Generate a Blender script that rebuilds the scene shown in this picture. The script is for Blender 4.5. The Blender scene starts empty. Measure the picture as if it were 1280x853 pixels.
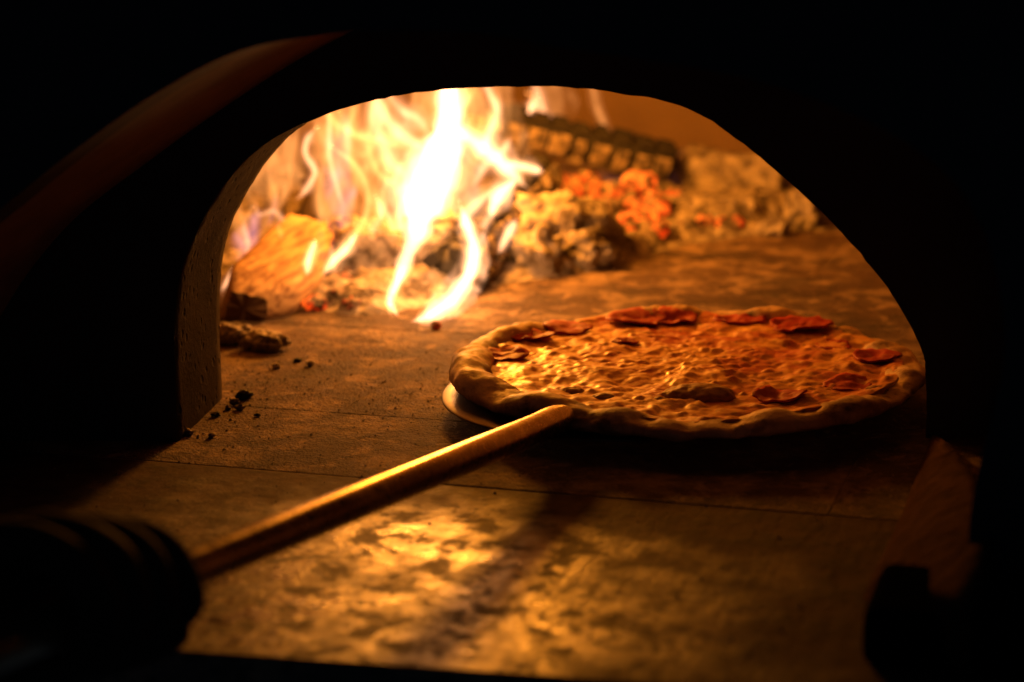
import bpy, bmesh, math, random
from mathutils import Vector, Matrix, noise
random.seed(7)
R = math.radians
sc = bpy.context.scene
col = sc.collection

# ------------------------------------------------------------------ camera
F = 2489.0                      # focal length in photo pixels (1280 wide) = 70 mm
CAM = Vector((0, 0, .365)); YAW, PITCH, ROLL = R(18.1), R(13.8), R(1.2)
fw = Vector((-math.sin(YAW)*math.cos(PITCH), math.cos(YAW)*math.cos(PITCH), -math.sin(PITCH)))
rt = Vector((math.cos(YAW), math.sin(YAW), 0)); up = rt.cross(fw)
rt, up = rt*math.cos(ROLL)-up*math.sin(ROLL), up*math.cos(ROLL)+rt*math.sin(ROLL)
cd = bpy.data.cameras.new('camera'); cam = bpy.data.objects.new('camera', cd); col.objects.link(cam)
m = Matrix((rt, up, -fw)).transposed().to_4x4(); m.translation = CAM; cam.matrix_world = m
cd.sensor_width = 36; cd.lens = 70; cd.clip_start = .02; cd.clip_end = 50
cd.dof.use_dof = True; cd.dof.focus_distance = 1.29; cd.dof.aperture_fstop = 4.6
sc.camera = cam

# ------------------------------------------------------------------ world: a dark kitchen
w = bpy.data.worlds.new('World'); sc.world = w; w.use_nodes = True
bg = w.node_tree.nodes['Background']; bg.inputs[0].default_value = (.30, .42, .60, 1); bg.inputs[1].default_value = .018

# ------------------------------------------------------------------ view, sampling
vs = sc.view_settings; vs.view_transform = 'Standard'; vs.look = 'None'; vs.exposure = 0; vs.gamma = 1; vs.use_curve_mapping = False
cy = sc.cycles; cy.use_denoising = True; cy.transparent_max_bounces = 128; cy.max_bounces = 8; cy.diffuse_bounces = 5
cy.sample_clamp_indirect = 4; cy.volume_bounces = 0; cy.volume_step_rate = .34

# ------------------------------------------------------------------ light of the fire (lamps standing inside the flames)
FIRE = (1.0, .305, .022)
def lamp(name, loc, power, radius, c=FIRE):
    l = bpy.data.lights.new(name, 'POINT'); l.energy = power; l.shadow_soft_size = radius; l.color = c
    o = bpy.data.objects.new(name, l); o.location = loc; col.objects.link(o)
lamp('fire_light', (-.605, 1.67, .195), 10.5, .038)
lamp('fire_light', (-.64, 1.74, .13), 1.6, .05)
lamp('fire_light', (-.655, 1.43, .06), .11, .012, (1, .40, .10))
lamp('fire_light', (-.545, 1.51, .06), .75, .02, (1, .40, .10))
lamp('fire_light', (-.50, 1.93, .15), .7, .04)

# ------------------------------------------------------------------ pixel helpers (direction only; depth from floor / wall)
def ray(x, y): return fw*F + rt*(x-640) - up*(y-426.5)
def fl(x, y, z=0.0):
    d = ray(x, y); return CAM + d*((z-CAM.z)/d.z)
def at(x, y, Y):
    d = ray(x, y); return CAM + d*(Y/d.y)

# ------------------------------------------------------------------ object helpers
def org(o):
    return o.location + org(o.parent) if o is not None and o.parent is not None else (o.location.copy() if o is not None else Vector())
def mk(name, vs_, fs, mat, parent=None, smooth=True, loc=None):
    loc = Vector(loc) if loc is not None else (Vector() if parent is None else org(parent))
    me = bpy.data.meshes.new(name); me.from_pydata([tuple(Vector(v)-loc) for v in vs_], [], fs)
    me.materials.append(mat); me.update()
    bm = bmesh.new(); bm.from_mesh(me); bmesh.ops.recalc_face_normals(bm, faces=bm.faces); bm.to_mesh(me); bm.free()
    if smooth: me.polygons.foreach_set('use_smooth', [True]*len(me.polygons))
    o = bpy.data.objects.new(name, me); col.objects.link(o)
    if parent is None: o.location = loc
    else: o.parent = parent; o.location = loc - org(parent)
    return o
def tag(o, label, cat, group=None):
    o['label'] = label; o['category'] = cat
    if group: o['group'] = group
    return o
def thing(name, loc, label, cat, group=None):
    o = bpy.data.objects.new(name, None); o.empty_display_size = .02; o.location = loc; col.objects.link(o)
    return tag(o, label, cat, group)
def N(p, s=1.0, o=0.0): return noise.noise(Vector(p)*s + Vector((o, o*1.7, o*2.3)))
def FR(p, s=1.0, o=0.0, n=4): return noise.fractal(Vector(p)*s + Vector((o, o*1.7, o*2.3)), 1.0, 2.0, n)
def cr(pts, n):                                            # Catmull-Rom through tuples of any length
    out = []; P = [pts[0]] + list(pts) + [pts[-1]]
    for i in range(1, len(P)-2):
        for k in range(n):
            t = k/n; a, b, c, d = P[i-1], P[i], P[i+1], P[i+2]
            out.append(tuple(.5*(2*b[j]+(c[j]-a[j])*t+(2*a[j]-5*b[j]+4*c[j]-d[j])*t*t+(3*b[j]-a[j]-3*c[j]+d[j])*t**3) for j in range(len(b))))
    out.append(tuple(pts[-1])); return out
def tube(path, radii, seg=14, flat=1.0, view=None):
    vs_, fs = [], []; n = len(path)
    for i, p in enumerate(path):
        t = (path[min(i+1, n-1)]-path[max(i-1, 0)]).normalized()
        ref = view if view is not None else Vector((0, 0, 1))
        if abs(t.dot(ref)) > .95: ref = Vector((1, 0, 0))
        s = t.cross(ref).normalized(); q = s.cross(t)
        for k in range(seg):
            a = 2*math.pi*k/seg; vs_.append(p + s*math.cos(a)*radii[i] + q*math.sin(a)*radii[i]*flat)
    for i in range(n-1):
        for k in range(seg):
            k2 = (k+1) % seg; fs.append((i*seg+k, i*seg+k2, (i+1)*seg+k2, (i+1)*seg+k))
    fs.append(tuple(range(seg))); fs.append(tuple((n-1)*seg+k for k in reversed(range(seg))))
    return vs_, fs
def boxv(c0, c1):
    x0, y0, z0 = c0; x1, y1, z1 = c1
    return [(x0,y0,z0),(x1,y0,z0),(x1,y1,z0),(x0,y1,z0),(x0,y0,z1),(x1,y0,z1),(x1,y1,z1),(x0,y1,z1)], [(0,3,2,1),(4,5,6,7),(0,1,5,4),(1,2,6,5),(2,3,7,6),(3,0,4,7)]
def bevel(o, wd, seg=2):
    bm = bmesh.new(); bm.from_mesh(o.data)
    bmesh.ops.bevel(bm, geom=list(bm.edges), offset=wd, segments=seg, affect='EDGES', profile=.6)
    bm.to_mesh(o.data); bm.free(); return o

# ------------------------------------------------------------------ materials
class Mt:
    def __init__(s, name):
        s.m = bpy.data.materials.new(name); s.m.use_nodes = True; s.t = s.m.node_tree
        s.b = s.t.nodes['Principled BSDF']; s.pos = s.t.nodes.new('ShaderNodeNewGeometry').outputs['Position']
    def nd(s, typ, **kw):
        n = s.t.nodes.new(typ)
        for k, v in kw.items(): setattr(n, k, v)
        return n
    def ln(s, a, b): s.t.links.new(a, b)
    def scaled(s, sx, sy, sz):
        n = s.nd('ShaderNodeMapping'); n.inputs['Scale'].default_value = (sx, sy, sz); s.ln(s.pos, n.inputs[0]); return n.outputs[0]
    def noise(s, scale, detail=6, rough=.6, vec=None, dist=0):
        n = s.nd('ShaderNodeTexNoise'); n.inputs['Scale'].default_value = scale; n.inputs['Detail'].default_value = detail
        n.inputs['Roughness'].default_value = rough; n.inputs['Distortion'].default_value = dist
        s.ln(vec or s.pos, n.inputs['Vector']); return n.outputs[0]
    def voro(s, scale, vec=None, feature='F1'):
        n = s.nd('ShaderNodeTexVoronoi', feature=feature); n.inputs['Scale'].default_value = scale
        s.ln(vec or s.pos, n.inputs['Vector']); return n.outputs['Distance']
    def ramp(s, fac, stops):
        n = s.nd('ShaderNodeValToRGB'); e = n.color_ramp.elements
        while len(e) < len(stops): e.new(.5)
        for i, (p, c) in enumerate(stops):
            e[i].position = p; e[i].color = (*(c if isinstance(c, tuple) else (c, c, c)), 1)
        s.ln(fac, n.inputs[0]); return n.outputs[0]
    def mix(s, fac, a, b, mode='MIX'):
        n = s.nd('ShaderNodeMix', data_type='RGBA', blend_type=mode)
        for sock, v in ((n.inputs[0], fac), (n.inputs[6], a), (n.inputs[7], b)):
            if isinstance(v, bpy.types.NodeSocket): s.ln(v, sock)
            elif isinstance(v, tuple): sock.default_value = (*v, 1)
            else: sock.default_value = v
        return n.outputs[2]
    def math(s, op, a, b=0.0):
        n = s.nd('ShaderNodeMath', operation=op)
        for i, v in enumerate((a, b)):
            if isinstance(v, bpy.types.NodeSocket): s.ln(v, n.inputs[i])
            else: n.inputs[i].default_value = v
        return n.outputs[0]
    def put(s, key, v):
        i = s.b.inputs[key]
        if isinstance(v, bpy.types.NodeSocket): s.ln(v, i)
        elif isinstance(v, tuple): i.default_value = (*v, 1)
        else: i.default_value = v
        return s
    def bump(s, h, strength=.5, dist=.002):
        n = s.nd('ShaderNodeBump'); n.inputs['Strength'].default_value = strength; n.inputs['Distance'].default_value = dist
        s.ln(h, n.inputs['Height']); s.ln(n.outputs[0], s.b.inputs['Normal']); return s

def simple(name, c, rough=.8, metal=0, n=40, var=.5, bumpd=.001, spec=.5):
    t = Mt(name); f = t.noise(n); t.put('Base Color', t.mix(f, tuple(x*(1-var) for x in c), tuple(x*(1+var) for x in c)))
    t.put('Roughness', rough).put('Metallic', metal).put('Specular IOR Level', spec); t.bump(f, .6, bumpd); return t.m

# firebrick of the hearth: brown brick with grey ash rubbed in and soot patches
t = Mt('firebrick'); a = t.noise(9, 8, .65); b_ = t.noise(60, 8, .7); c_ = t.noise(16, 8, .68, t.scaled(1, 1, 1), .3); g = t.noise(420, 3, .6)
base = t.mix(t.ramp(a, [(.35, 0.0), (.65, 1.0)]), (.045, .024, .014), (.11, .064, .036))
base = t.mix(t.ramp(c_, [(.48, 0.0), (.60, .85)]), base, (.30, .21, .13))
base = t.mix(t.ramp(t.noise(10, 8, .68, t.scaled(1, 1, 1), .4), [(.52, 0.0), (.64, .8)]), base, (.045, .032, .024))
base = t.mix(t.ramp(b_, [(.50, 0.0), (.62, .75)]), base, (.035, .02, .013)); base = t.mix(t.ramp(t.noise(33, 10, .74, None, .6), [(.54, 0.0), (.62, .7)]), base, (.36, .25, .16))
t.put('Base Color', base).put('Roughness', .85).put('Specular IOR Level', .3)
h = t.math('ADD', t.math('MULTIPLY', b_, 1.6), t.math('MULTIPLY', g, .8)); t.bump(h, 1.0, .0036); M_BRICK = t.m
# entry slab: smoother stone with glossy and sooty patches
t = Mt('entry_stone'); a = t.noise(13, 8, .62, t.scaled(1, 1.2, 1), .9); b_ = t.noise(45, 8, .65); c_ = t.noise(6, 4, .5); s_ = t.noise(80, 5, .6, t.scaled(1.6, .25, 1))
base = t.mix(t.ramp(a, [(.38, 0.0), (.62, 1.0)]), (.028, .018, .011), (.24, .155, .08))
base = t.mix(t.ramp(b_, [(.52, 0.0), (.66, .8)]), base, (.022, .015, .010))
base = t.mix(t.ramp(c_, [(.50, 0.0), (.66, .7)]), base, (.045, .03, .02))
soot = t.ramp(t.noise(44, 10, .74, None, .4), [(.495, 0.0), (.565, .92)]); base = t.mix(soot, base, (.012, .008, .005))
# pool of reflected firelight painted in: paler and glossier inside, dark and matte around
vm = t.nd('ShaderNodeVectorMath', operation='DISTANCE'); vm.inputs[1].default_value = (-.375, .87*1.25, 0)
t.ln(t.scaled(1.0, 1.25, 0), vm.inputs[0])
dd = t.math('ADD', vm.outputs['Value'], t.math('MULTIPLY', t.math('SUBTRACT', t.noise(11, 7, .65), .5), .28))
firelight_pool = t.ramp(dd, [(.10, 1.0), (.25, 0.0)])
base = t.mix(firelight_pool, t.mix(t.ramp(b_, [(.42, 0.0), (.64, 1.0)]), (.07, .038, .022), (.022, .013, .008)), base)
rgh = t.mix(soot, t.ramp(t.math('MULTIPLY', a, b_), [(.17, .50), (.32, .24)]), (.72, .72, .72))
t.put('Base Color', base).put('Roughness', t.mix(firelight_pool, (.8, .8, .8), rgh)).put('Specular IOR Level', t.math('ADD', t.math('MULTIPLY', firelight_pool, .7), .15))
t.bump(t.math('ADD', t.math('MULTIPLY', b_, 1.0), t.math('MULTIPLY', s_, .4)), .75, .0022); M_SLAB = t.m
# cast refractory with pores
t = Mt('refractory'); a = t.noise(20, 8, .65); v = t.voro(110); pm = t.noise(40, 3)
pore = t.math('MULTIPLY', t.ramp(v, [(.14, 1.0), (.34, 0.0)]), t.ramp(pm, [(.46, 0.0), (.54, 1.0)]))
base = t.mix(t.ramp(a, [(.3, 0.0), (.7, 1.0)]), (.016, .0105, .007), (.044, .031, .020)); base = t.mix(pore, base, (.02, .016, .012))
t.put('Base Color', base).put('Roughness', 1.0).put('Specular IOR Level', .02)
t.bump(t.math('SUBTRACT', t.math('MULTIPLY', t.noise(260, 4, .7), .5), pore), .9, .003); M_REF = t.m
M_DOME = simple('dome_refractory', (.30, .21, .13), .85, 0, 11, .45, .004, .3)
M_FRONT = simple('oven_front_plaster', (.035, .036, .042), .7, 0, 18, .4, .002, .3)
M_IRON = simple('black_iron', (.005, .0055, .0065), 1.0, 0, 60, .5, .0006, .0)
M_SIDE = simple('side_stone', (.060, .030, .018), 1.0, 0, 55, .95, .012, .02)
M_MORTAR = simple('ash_mortar', (.22, .18, .14), .95, 0, 90, .4, .002, .2)
# ash
t = Mt('pale_ash'); a = t.noise(50, 7, .65); v = t.voro(120)
t.put('Base Color', t.mix(t.ramp(a, [(.38, 0.0), (.62, 1.0)]), (.085, .07, .058), (.40, .35, .30))).put('Roughness', .95).put('Specular IOR Level', .1)
t.bump(t.math('ADD', a, v), .8, .004); M_ASH = t.m
# ember: charcoal under ash with glowing fissures
def ember(name, thr, strength, c=(1, .09, .012)):
    t = Mt(name); a = t.noise(62, 6, .62); v = t.noise(75, 4, .6)
    t.put('Base Color', t.mix(t.ramp(v, [(.42, 0.0), (.60, 1.0)]), (.03, .02, .015), (.26, .20, .15))).put('Roughness', .9)
    t.put('Emission Color', t.mix(t.ramp(a, [(thr+.1, 0.0), (thr+.22, 1.0)]), c, (1, .20, .012)))
    t.put('Emission Strength', t.math('MULTIPLY', t.ramp(a, [(thr, 0.0), (thr+.16, 1.0)]), strength)); t.bump(v, .8, .003); return t.m
M_EMBER = ember('ember', .47, 1.3, (1, .05, .004)); M_EMBER_DIM = ember('dim_ember', .54, .7, (1, .06, .01)); M_EMBER_HOT = ember('hot_ember', .45, 2.2, (1, .08, .006))
M_CHAR = simple('char', (.009, .0078, .0075), .8, 0, 70, .6, .003)
t = Mt('char_block'); a = t.noise(85, 5, .6)
t.put('Base Color', t.mix(t.ramp(a, [(.42, 0.0), (.62, 1.0)]), (.05, .04, .033), (.34, .27, .2))).put('Roughness', .85); t.bump(a, .7, .003); M_CHARB = t.m
# split wood
t = Mt('split_wood'); g = t.noise(60, 6, .6, t.scaled(3.0, .35, 3.0), .4); a = t.noise(12, 5)
base = t.mix(t.ramp(g, [(.40, 0.0), (.60, 1.0)]), (.17, .08, .032), (.47, .30, .14)); base = t.mix(t.ramp(a, [(.56, 0.0), (.70, .8)]), base, (.06, .04, .03))
t.put('Base Color', base).put('Roughness', .8); t.bump(g, .6, .003); M_WOOD = t.m
M_WOODEND = simple('log_end', (.11, .065, .04), .9, 0, 70, .5, .003)
M_BARK = simple('burnt_bark', (.05, .035, .026), .9, 0, 50, .6, .005)
# pizza
t = Mt('pizza_crust'); a = t.noise(34, 6, .6); b_ = t.noise(110, 5, .65); fl_ = t.noise(260, 3, .6)
base = t.mix(t.ramp(a, [(.35, 0.0), (.65, 1.0)]), (.42, .24, .10), (.70, .50, .27))
base = t.mix(t.ramp(b_, [(.49, 0.0), (.66, .8)]), base, (.24, .10, .036))
base = t.mix(t.ramp(t.noise(26, 5, .6), [(.50, 0.0), (.60, .92)]), base, (.085, .036, .016)); base = t.mix(t.ramp(t.noise(19, 4, .5), [(.56, 0.0), (.70, .3)]), base, (.82, .70, .50))
t.put('Base Color', base).put('Roughness', .62).put('Specular IOR Level', .35).put('Subsurface Weight', .08); t.b.inputs['Subsurface Radius'].default_value = (.004, .002, .001)
t.bump(t.math('ADD', b_, t.math('MULTIPLY', fl_, .5)), .55, .0014); M_CRUST = t.m
t = Mt('melted_cheese'); a = t.noise(22, 6, .6); b_ = t.noise(120, 5, .6); v = t.voro(170)
base = t.mix(t.ramp(a, [(.36, 0.0), (.52, 1.0)]), (.58, .17, .04), (.78, .42, .11))
base = t.mix(t.ramp(t.noise(30, 6, .62, None, .5), [(.47, 0.0), (.60, .85)]), base, (.46, .065, .014))
base = t.mix(t.ramp(b_, [(.55, 0.0), (.68, .85)]), base, (.26, .085, .025)); base = t.mix(t.ramp(t.noise(75, 4, .55), [(.60, 0.0), (.72, .6)]), base, (.90, .62, .26))
t.put('Base Color', base).put('Roughness', t.ramp(b_, [(.35, .34), (.65, .55)])).put('Specular IOR Level', .32).put('Subsurface Weight', .12); t.b.inputs['Subsurface Radius'].default_value = (.006, .003, .001); t.bump(t.math('ADD', b_, t.math('MULTIPLY', v, -.5)), .4, .0014); M_CHEESE = t.m
t = Mt('salami'); b_ = t.noise(200, 4, .6); a = t.noise(40, 4)
base = t.mix(t.ramp(b_, [(.5, 0.0), (.68, .8)]), (.38, .024, .012), (.45, .12, .06)); base = t.mix(t.ramp(a, [(.5, 0.0), (.7, .7)]), base, (.16, .018, .012))
t.put('Base Color', base).put('Roughness', .6).put('Specular IOR Level', .2).put('Subsurface Weight', .1); t.b.inputs['Subsurface Radius'].default_value = (.006, .002, .001); t.bump(b_, .5, .0012); M_SALAMI = t.m
# metal
t = Mt('handle_steel'); a = t.noise(30, 6, .6, t.scaled(1, 1, 1)); b_ = t.noise(160, 4, .6)
t.put('Base Color', t.mix(t.ramp(a, [(.4, 0.0), (.65, 1.0)]), (.40, .29, .17), (.64, .50, .33))).put('Metallic', .9).put('Roughness', t.ramp(b_, [(.3, .20), (.7, .36)])); t.bump(b_, .25, .0004); M_HANDLE = t.m
t = Mt('blade_steel'); a = t.noise(90, 5, .6, t.scaled(1, .15, 1))
t.put('Base Color', (.11, .098, .085)).put('Metallic', 1.0).put('Roughness', t.ramp(a, [(.3, .34), (.7, .55)])); t.bump(a, .2, .0004); M_BLADE = t.m
M_SHADOW_SKIN = simple('skin_in_shadow', (.035, .022, .016), .8, 0, 120, .25, .0006, .08)  # shadow over the hand is put into this near-black skin colour
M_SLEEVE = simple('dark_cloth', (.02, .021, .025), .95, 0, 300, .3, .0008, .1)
def flame_mat(name, c, strength, sheet=None):
    t = Mt(name); nt = t.t; nt.nodes.remove(t.b); o = [n for n in nt.nodes if n.type == 'OUTPUT_MATERIAL'][0]
    e = t.nd('ShaderNodeEmission'); e.inputs[0].default_value = (*c, 1); e.inputs[1].default_value = strength; t.ln(e.outputs[0], o.inputs['Volume'])
    if sheet:                                              # folded gas sheets: bright where the warped noise crosses zero, stretched upwards
        v = t.scaled(1, 1, .38); r_ = t.noise(sheet[0], 1.5, .45, v, 1.1); r_ = t.math('ABSOLUTE', t.math('SUBTRACT', r_, .5))
        f = t.ramp(r_, [(0.0, 1.0), (.035, .55), (sheet[1], .0)]); b2 = t.ramp(t.noise(sheet[0]*.6, 2, .5, v, .6), [(.40, .05), (.62, 1.0)])
        t.ln(t.math('MULTIPLY', t.math('ADD', t.math('MULTIPLY', f, b2), sheet[2]), strength), e.inputs[1])
    return t.m
FLC = (1.0, .50, .15)

# ================================================================== THE SETTING: hearth floor
floor = bpy.data.objects.new('oven_floor', None); col.objects.link(floor); floor['kind'] = 'structure'
def tile(x0, x1, y0, y1, mat, dz=0.0, g=.0003):
    z = dz; v, f = boxv((x0+g, y0+g, -.05), (x1-g, y1-g, z))
    o = mk('tile', v, f, mat, floor, False, ((x0+x1)/2, (y0+y1)/2, 0)); bevel(o, .0005, 2)
    o.data.polygons.foreach_set('use_smooth', [False]*len(o.data.polygons)); return o
# front edge traced on the floor: slightly skewed to the tiles behind
e0, e1 = fl(240, 815), fl(800, 853); sl = (e1.y-e0.y)/(e1.x-e0.x); fe = lambda x: e0.y + sl*(x-e0.x)
xs = [-1.30, -.72, .02, .40]
for i in range(3):
    a, b = xs[i]+.0005, xs[i+1]-.0005; z = -.0004
    v = [(a, fe(a), -.06), (b, fe(b), -.06), (b, 1.0635, -.06), (a, 1.0635, -.06), (a, fe(a), z), (b, fe(b), z), (b, 1.0635, z), (a, 1.0635, z)]
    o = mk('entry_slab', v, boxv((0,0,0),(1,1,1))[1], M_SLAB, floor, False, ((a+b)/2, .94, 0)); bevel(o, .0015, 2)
rows = [(1.064, 1.194)] + [(1.194+.235*k, 1.194+.235*(k+1)) for k in range(5)]
for j, (y0, y1) in enumerate(rows):
    off = -.163 if j == 0 else (-.163+.12 if j % 2 else -.163+.02)
    k0 = -5
    for k in range(k0, 3):
        x0 = off + .235*k; tile(x0, x0+.235, y0, y1, M_BRICK, random.uniform(-.0004, .0002))
v, f = boxv((-1.6, .86, -.07), (.7, 2.6, -.0007)); mk('mortar_bed', v, f, M_MORTAR, floor, False)

# ================================================================== THE OVEN
oven = thing('pizza_oven', (-.36, 1.2, 0), 'dark masonry pizza oven with low arched mouth and domed firebrick chamber', 'oven')
LN, RN = fl(223, 551), fl(1157, 547)
wd = (RN-LN); wd.z = 0; wd.normalize(); nrm = Vector((-wd.y, wd.x, 0))     # along the mouth wall, and into the oven
def onwall(x, y):
    d = ray(x, y); t_ = (LN-CAM).dot(nrm)/d.dot(nrm); p = CAM+d*t_; q = p-LN; return (q.dot(wd), p.z)
prof_px = [(219, 386), (229, 327), (249, 283), (278, 233), (313, 194), (360, 163), (420, 139), (480, 122), (550, 112), (650, 108), (720, 110), (790, 119), (860, 135), (930, 180), (1000, 240), (1060, 300), (1110, 360), (1145, 420), (1155, 447)]
prof = [onwall(*p) for p in prof_px]
W = (RN-LN).dot(wd)
prof = [(0, -.002), (.0005, .045)] + prof + [(W, .03), (W, -.002)]
fine = [(p[0], p[1]) for p in cr(prof, 7)]
for _ in range(7): fine = [fine[0], fine[1]] + [((fine[i-1][0]+2*fine[i][0]+fine[i+1][0])/4, (fine[i-1][1]+2*fine[i][1]+fine[i+1][1])/4) for i in range(2, len(fine)-2)] + [fine[-2], fine[-1]]
ins = [0]; 
for a, b in zip(fine, fine[1:]): ins.append(ins[-1]+math.hypot(b[0]-a[0], b[1]-a[1]))
ND = 10; T = .104
def inner(s, z, k):                                         # lining point at depth fraction k
    u = max(0, min(1, s/W)); d = Vector((-.018, .102, 0))*(1-u) + Vector((.0, .10, 0))*u
    p = LN + wd*s + d*(k*T/.104); p.z = z
    n_ = FR(p, 60, 3)*.0006 + FR(p, 260, 5)*.0005
    c = Vector((W/2-s, 0, .05-z)); c.normalize()
    p += (wd*c.x)*n_; p.z += c.z*n_; return p
vs_, fs = [], []
nP = len(fine)
for k in range(ND+1):
    for (s, z) in fine: vs_.append(inner(s, z, k/ND))
for k in range(ND):
    for i in range(nP-1): fs.append((k*nP+i, k*nP+i+1, (k+1)*nP+i+1, (k+1)*nP+i))
# outer box of the mouth wall: front and back annuli
SX0, SX1, SZ = -.75, W+.55, .75
def outer_pt(i, front):
    s, z = fine[i]; u = i/(nP-1)
    if u < .2: q = (SX0, SZ*u/.2)
    elif u > .8: q = (SX1, SZ*(1-u)/.2)
    else: q = (SX0+(SX1-SX0)*(u-.2)/.6, SZ)
    p = LN + wd*q[0] + nrm*(0 if front else T); p.z = q[1]-.002; return p
b0 = len(vs_)
for i in range(nP): vs_.append(outer_pt(i, True))
b1 = len(vs_)
for i in range(nP): vs_.append(outer_pt(i, False))
ff = []
for i in range(nP-1):
    ff.append((b0+i, b0+i+1, i+1, i)); ff.append((b1+i, b1+i+1, ND*nP+i+1, ND*nP+i)); ff.append((b0+i, b0+i+1, b1+i+1, b1+i))
mw = mk('mouth_wall', vs_, fs+ff, M_REF, oven, True)
mw.data.materials.append(M_FRONT)
for p in mw.data.polygons:
    if p.index >= len(fs): p.use_smooth = False
for i in range(len(fs), len(fs)+len(ff), 3): mw.data.polygons[i].material_index = 1
# dome: quarter ellipsoid with a full belly
vs_, fs = [], []; A, B, HD = .64, 1.10, .44; cx = LN + wd*(W/2) + nrm*(T-.002); nu, nv = 64, 26
for j in range(nv+1):
    ps = (j/nv)*math.pi/2
    for i in range(nu+1):
        ph = math.pi*i/nu; cs = lambda v_, e: math.copysign(abs(v_)**e, v_)
        r_ = cs(math.cos(ps), .55); x_ = A*cs(math.cos(ph), .75)*r_; y_ = B*cs(math.sin(ph), .7)*r_
        p = cx + wd*x_ + nrm*y_; p.z = HD*math.sin(ps)**.9 - .003
        d = FR(p, 9, 2)*.006; p += (cx-p).normalized()*d if p.z > 0 else Vector(); vs_.append(p)
for j in range(nv):
    for i in range(nu): a = j*(nu+1)+i; fs.append((a, a+1, a+nu+2, a+nu+1))
mk('dome', vs_, fs, M_DOME, oven, True)
# outer arch: porch vault and front wall, nearer than the mouth
YF = .965
pa = [at(x, y, YF-.03) for x, y in [(0, 262), (100, 183), (200, 114), (300, 64), (400, 45), (480, 38), (600, 42), (700, 60)]]
q0 = pa[0]; left = [(q0.x-.115, 0), (q0.x-.112, .05), (q0.x-.09, .095), (q0.x-.05, q0.z-.038)]; right = [(pa[-1].x+.11, pa[-1].z-.018), (pa[-1].x+.19, pa[-1].z-.06), (-.062, .14), (-.074, .06), (-.076, -.002)]
op = cr(left + [(p.x, p.z) for p in pa] + right, 6); no = len(op)
vs_, fs = [], []
for k in range(7):
    for (x, z) in op:
        p0 = Vector((x, YF, z)); ye = LN.y + (x-LN.x)*wd.y/wd.x - .001
        vs_.append(Vector((x, YF+(ye-YF)*k/6, z)) )
for k in range(6):
    for i in range(no-1): fs.append((k*no+i, k*no+i+1, (k+1)*no+i+1, (k+1)*no+i))
mk('porch_vault', vs_, fs, simple('porch_brick', (.22, .15, .10), .85, 0, 30, .5, .003, .3), oven, True)
def front_slab(y0, y1):
    vs_, fs = [], []
    for y in (y0, y1):
        for (x, z) in op: vs_.append((x, y, z))
        for i in range(no):
            u = i/(no-1)
            q = (-1.5, .9*u/.2) if u < .2 else ((.8, .9*(1-u)/.2) if u > .8 else (-1.5+2.3*(u-.2)/.6, .9)); vs_.append((q[0], y, q[1]-.002))
    for i in range(no-1):
        fs += [(i, i+1, no+i+1, no+i), (2*no+i, 2*no+i+1, 3*no+i+1, 3*no+i), (i, i+1, 2*no+i+1, 2*no+i)]
    return vs_, fs
v, f = front_slab(YF-.03, YF+.0005); mk('front_wall', v, f, M_FRONT, oven, False)
# sloping side stone in the porch, right of the threshold
sp = []
for x, y in [(1166, 541), (1188, 556), (1214, 590), (1234, 632), (1239, 668), (1226, 715), (1200, 768), (1140, 758), (1078, 747), (1100, 700), (1128, 640)]:
    d = ray(x, y); k = .62      # plane: z = (x + .125)*k
    t_ = ((CAM.x+.128)*k - CAM.z)/(d.z-d.x*k); p = CAM+d*t_; sp.append(p)
mid = sum(sp, Vector())/len(sp); n = len(sp); vs_ = []
for rr in (1.0, .8, .5, .2):
    for p in sp:
        q = mid+(p-mid)*rr; q = q + Vector((-.25, 0, .4))*(.012*(1-rr**2) + FR(q, 40, 1)*.003*(1-rr**3)); vs_.append(q)
fs = []
for k in range(3):
    for i in range(n): fs.append((k*n+i, k*n+(i+1) % n, (k+1)*n+(i+1) % n, (k+1)*n+i))
fs.append(tuple(3*n+i for i in range(n))); bb = len(vs_)
for p in sp: vs_.append(Vector((p.x+.004, p.y, -.001)))
for i in range(n): fs.append((bb+i, bb+(i+1) % n, (i+1) % n, i))
fs.append(tuple(bb+i for i in range(n)))
mk('side_stone', vs_, fs, M_SIDE, oven, True)
# black iron block standing on the entry slab at the foot of that stone
p0, p1 = fl(1075, 832), fl(1220, 853)
v, f = boxv((p0.x, p0.y, -.0015), (p0.x+.115, p0.y+.07, .027)); bl = mk('iron_block', v, f, M_IRON, None, False, (p0.x+.05, p0.y+.03, -.0015)); bevel(bl, .008, 4)
tag(bl, 'low black iron block on the entry slab below the sloping side stone', 'block')

# ================================================================== PIZZA AND PEEL
PC = Vector((-.298, 1.293, 0)); PR = .161; PZ = .0130       # underside of the dough
hA = fl(703, 523, .0215); hB = CAM + ray(255, 706).normalized()*.915
ha = (hA-hB).normalized(); hh = Vector((ha.x, ha.y, 0)).normalized()
peel = thing('pizza_peel', (hA.x+hh.x*.1, hA.y+hh.y*.1, .012), 'round steel turning peel with long metal tube handle, pushed under the pizza', 'peel')
bc = Vector((hA.x, hA.y, 0)) + hh*.098 + Vector((-.012, .004, 0)); vs_, fs = [], []; sg = 72; br = .112
rings = [(br-.0016, .0100), (br, .0107), (br, .0113), (br-.001, .0121), (br-.012, .0115), (.0, .0115)]
for r_, z in rings:
    for k in range(sg): a = 2*math.pi*k/sg; vs_.append((bc.x+r_*math.cos(a), bc.y+r_*math.sin(a), z))
for j in range(len(rings)-1):
    for k in range(sg): k2 = (k+1) % sg; fs.append((j*sg+k, j*sg+k2, (j+1)*sg+k2, (j+1)*sg+k))
fs.append(tuple(reversed(range(sg))))
mk('blade', vs_, fs, M_BLADE, peel, True)
hr = .0090; back = hB - ha*.30
pth, rad = [], []
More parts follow.
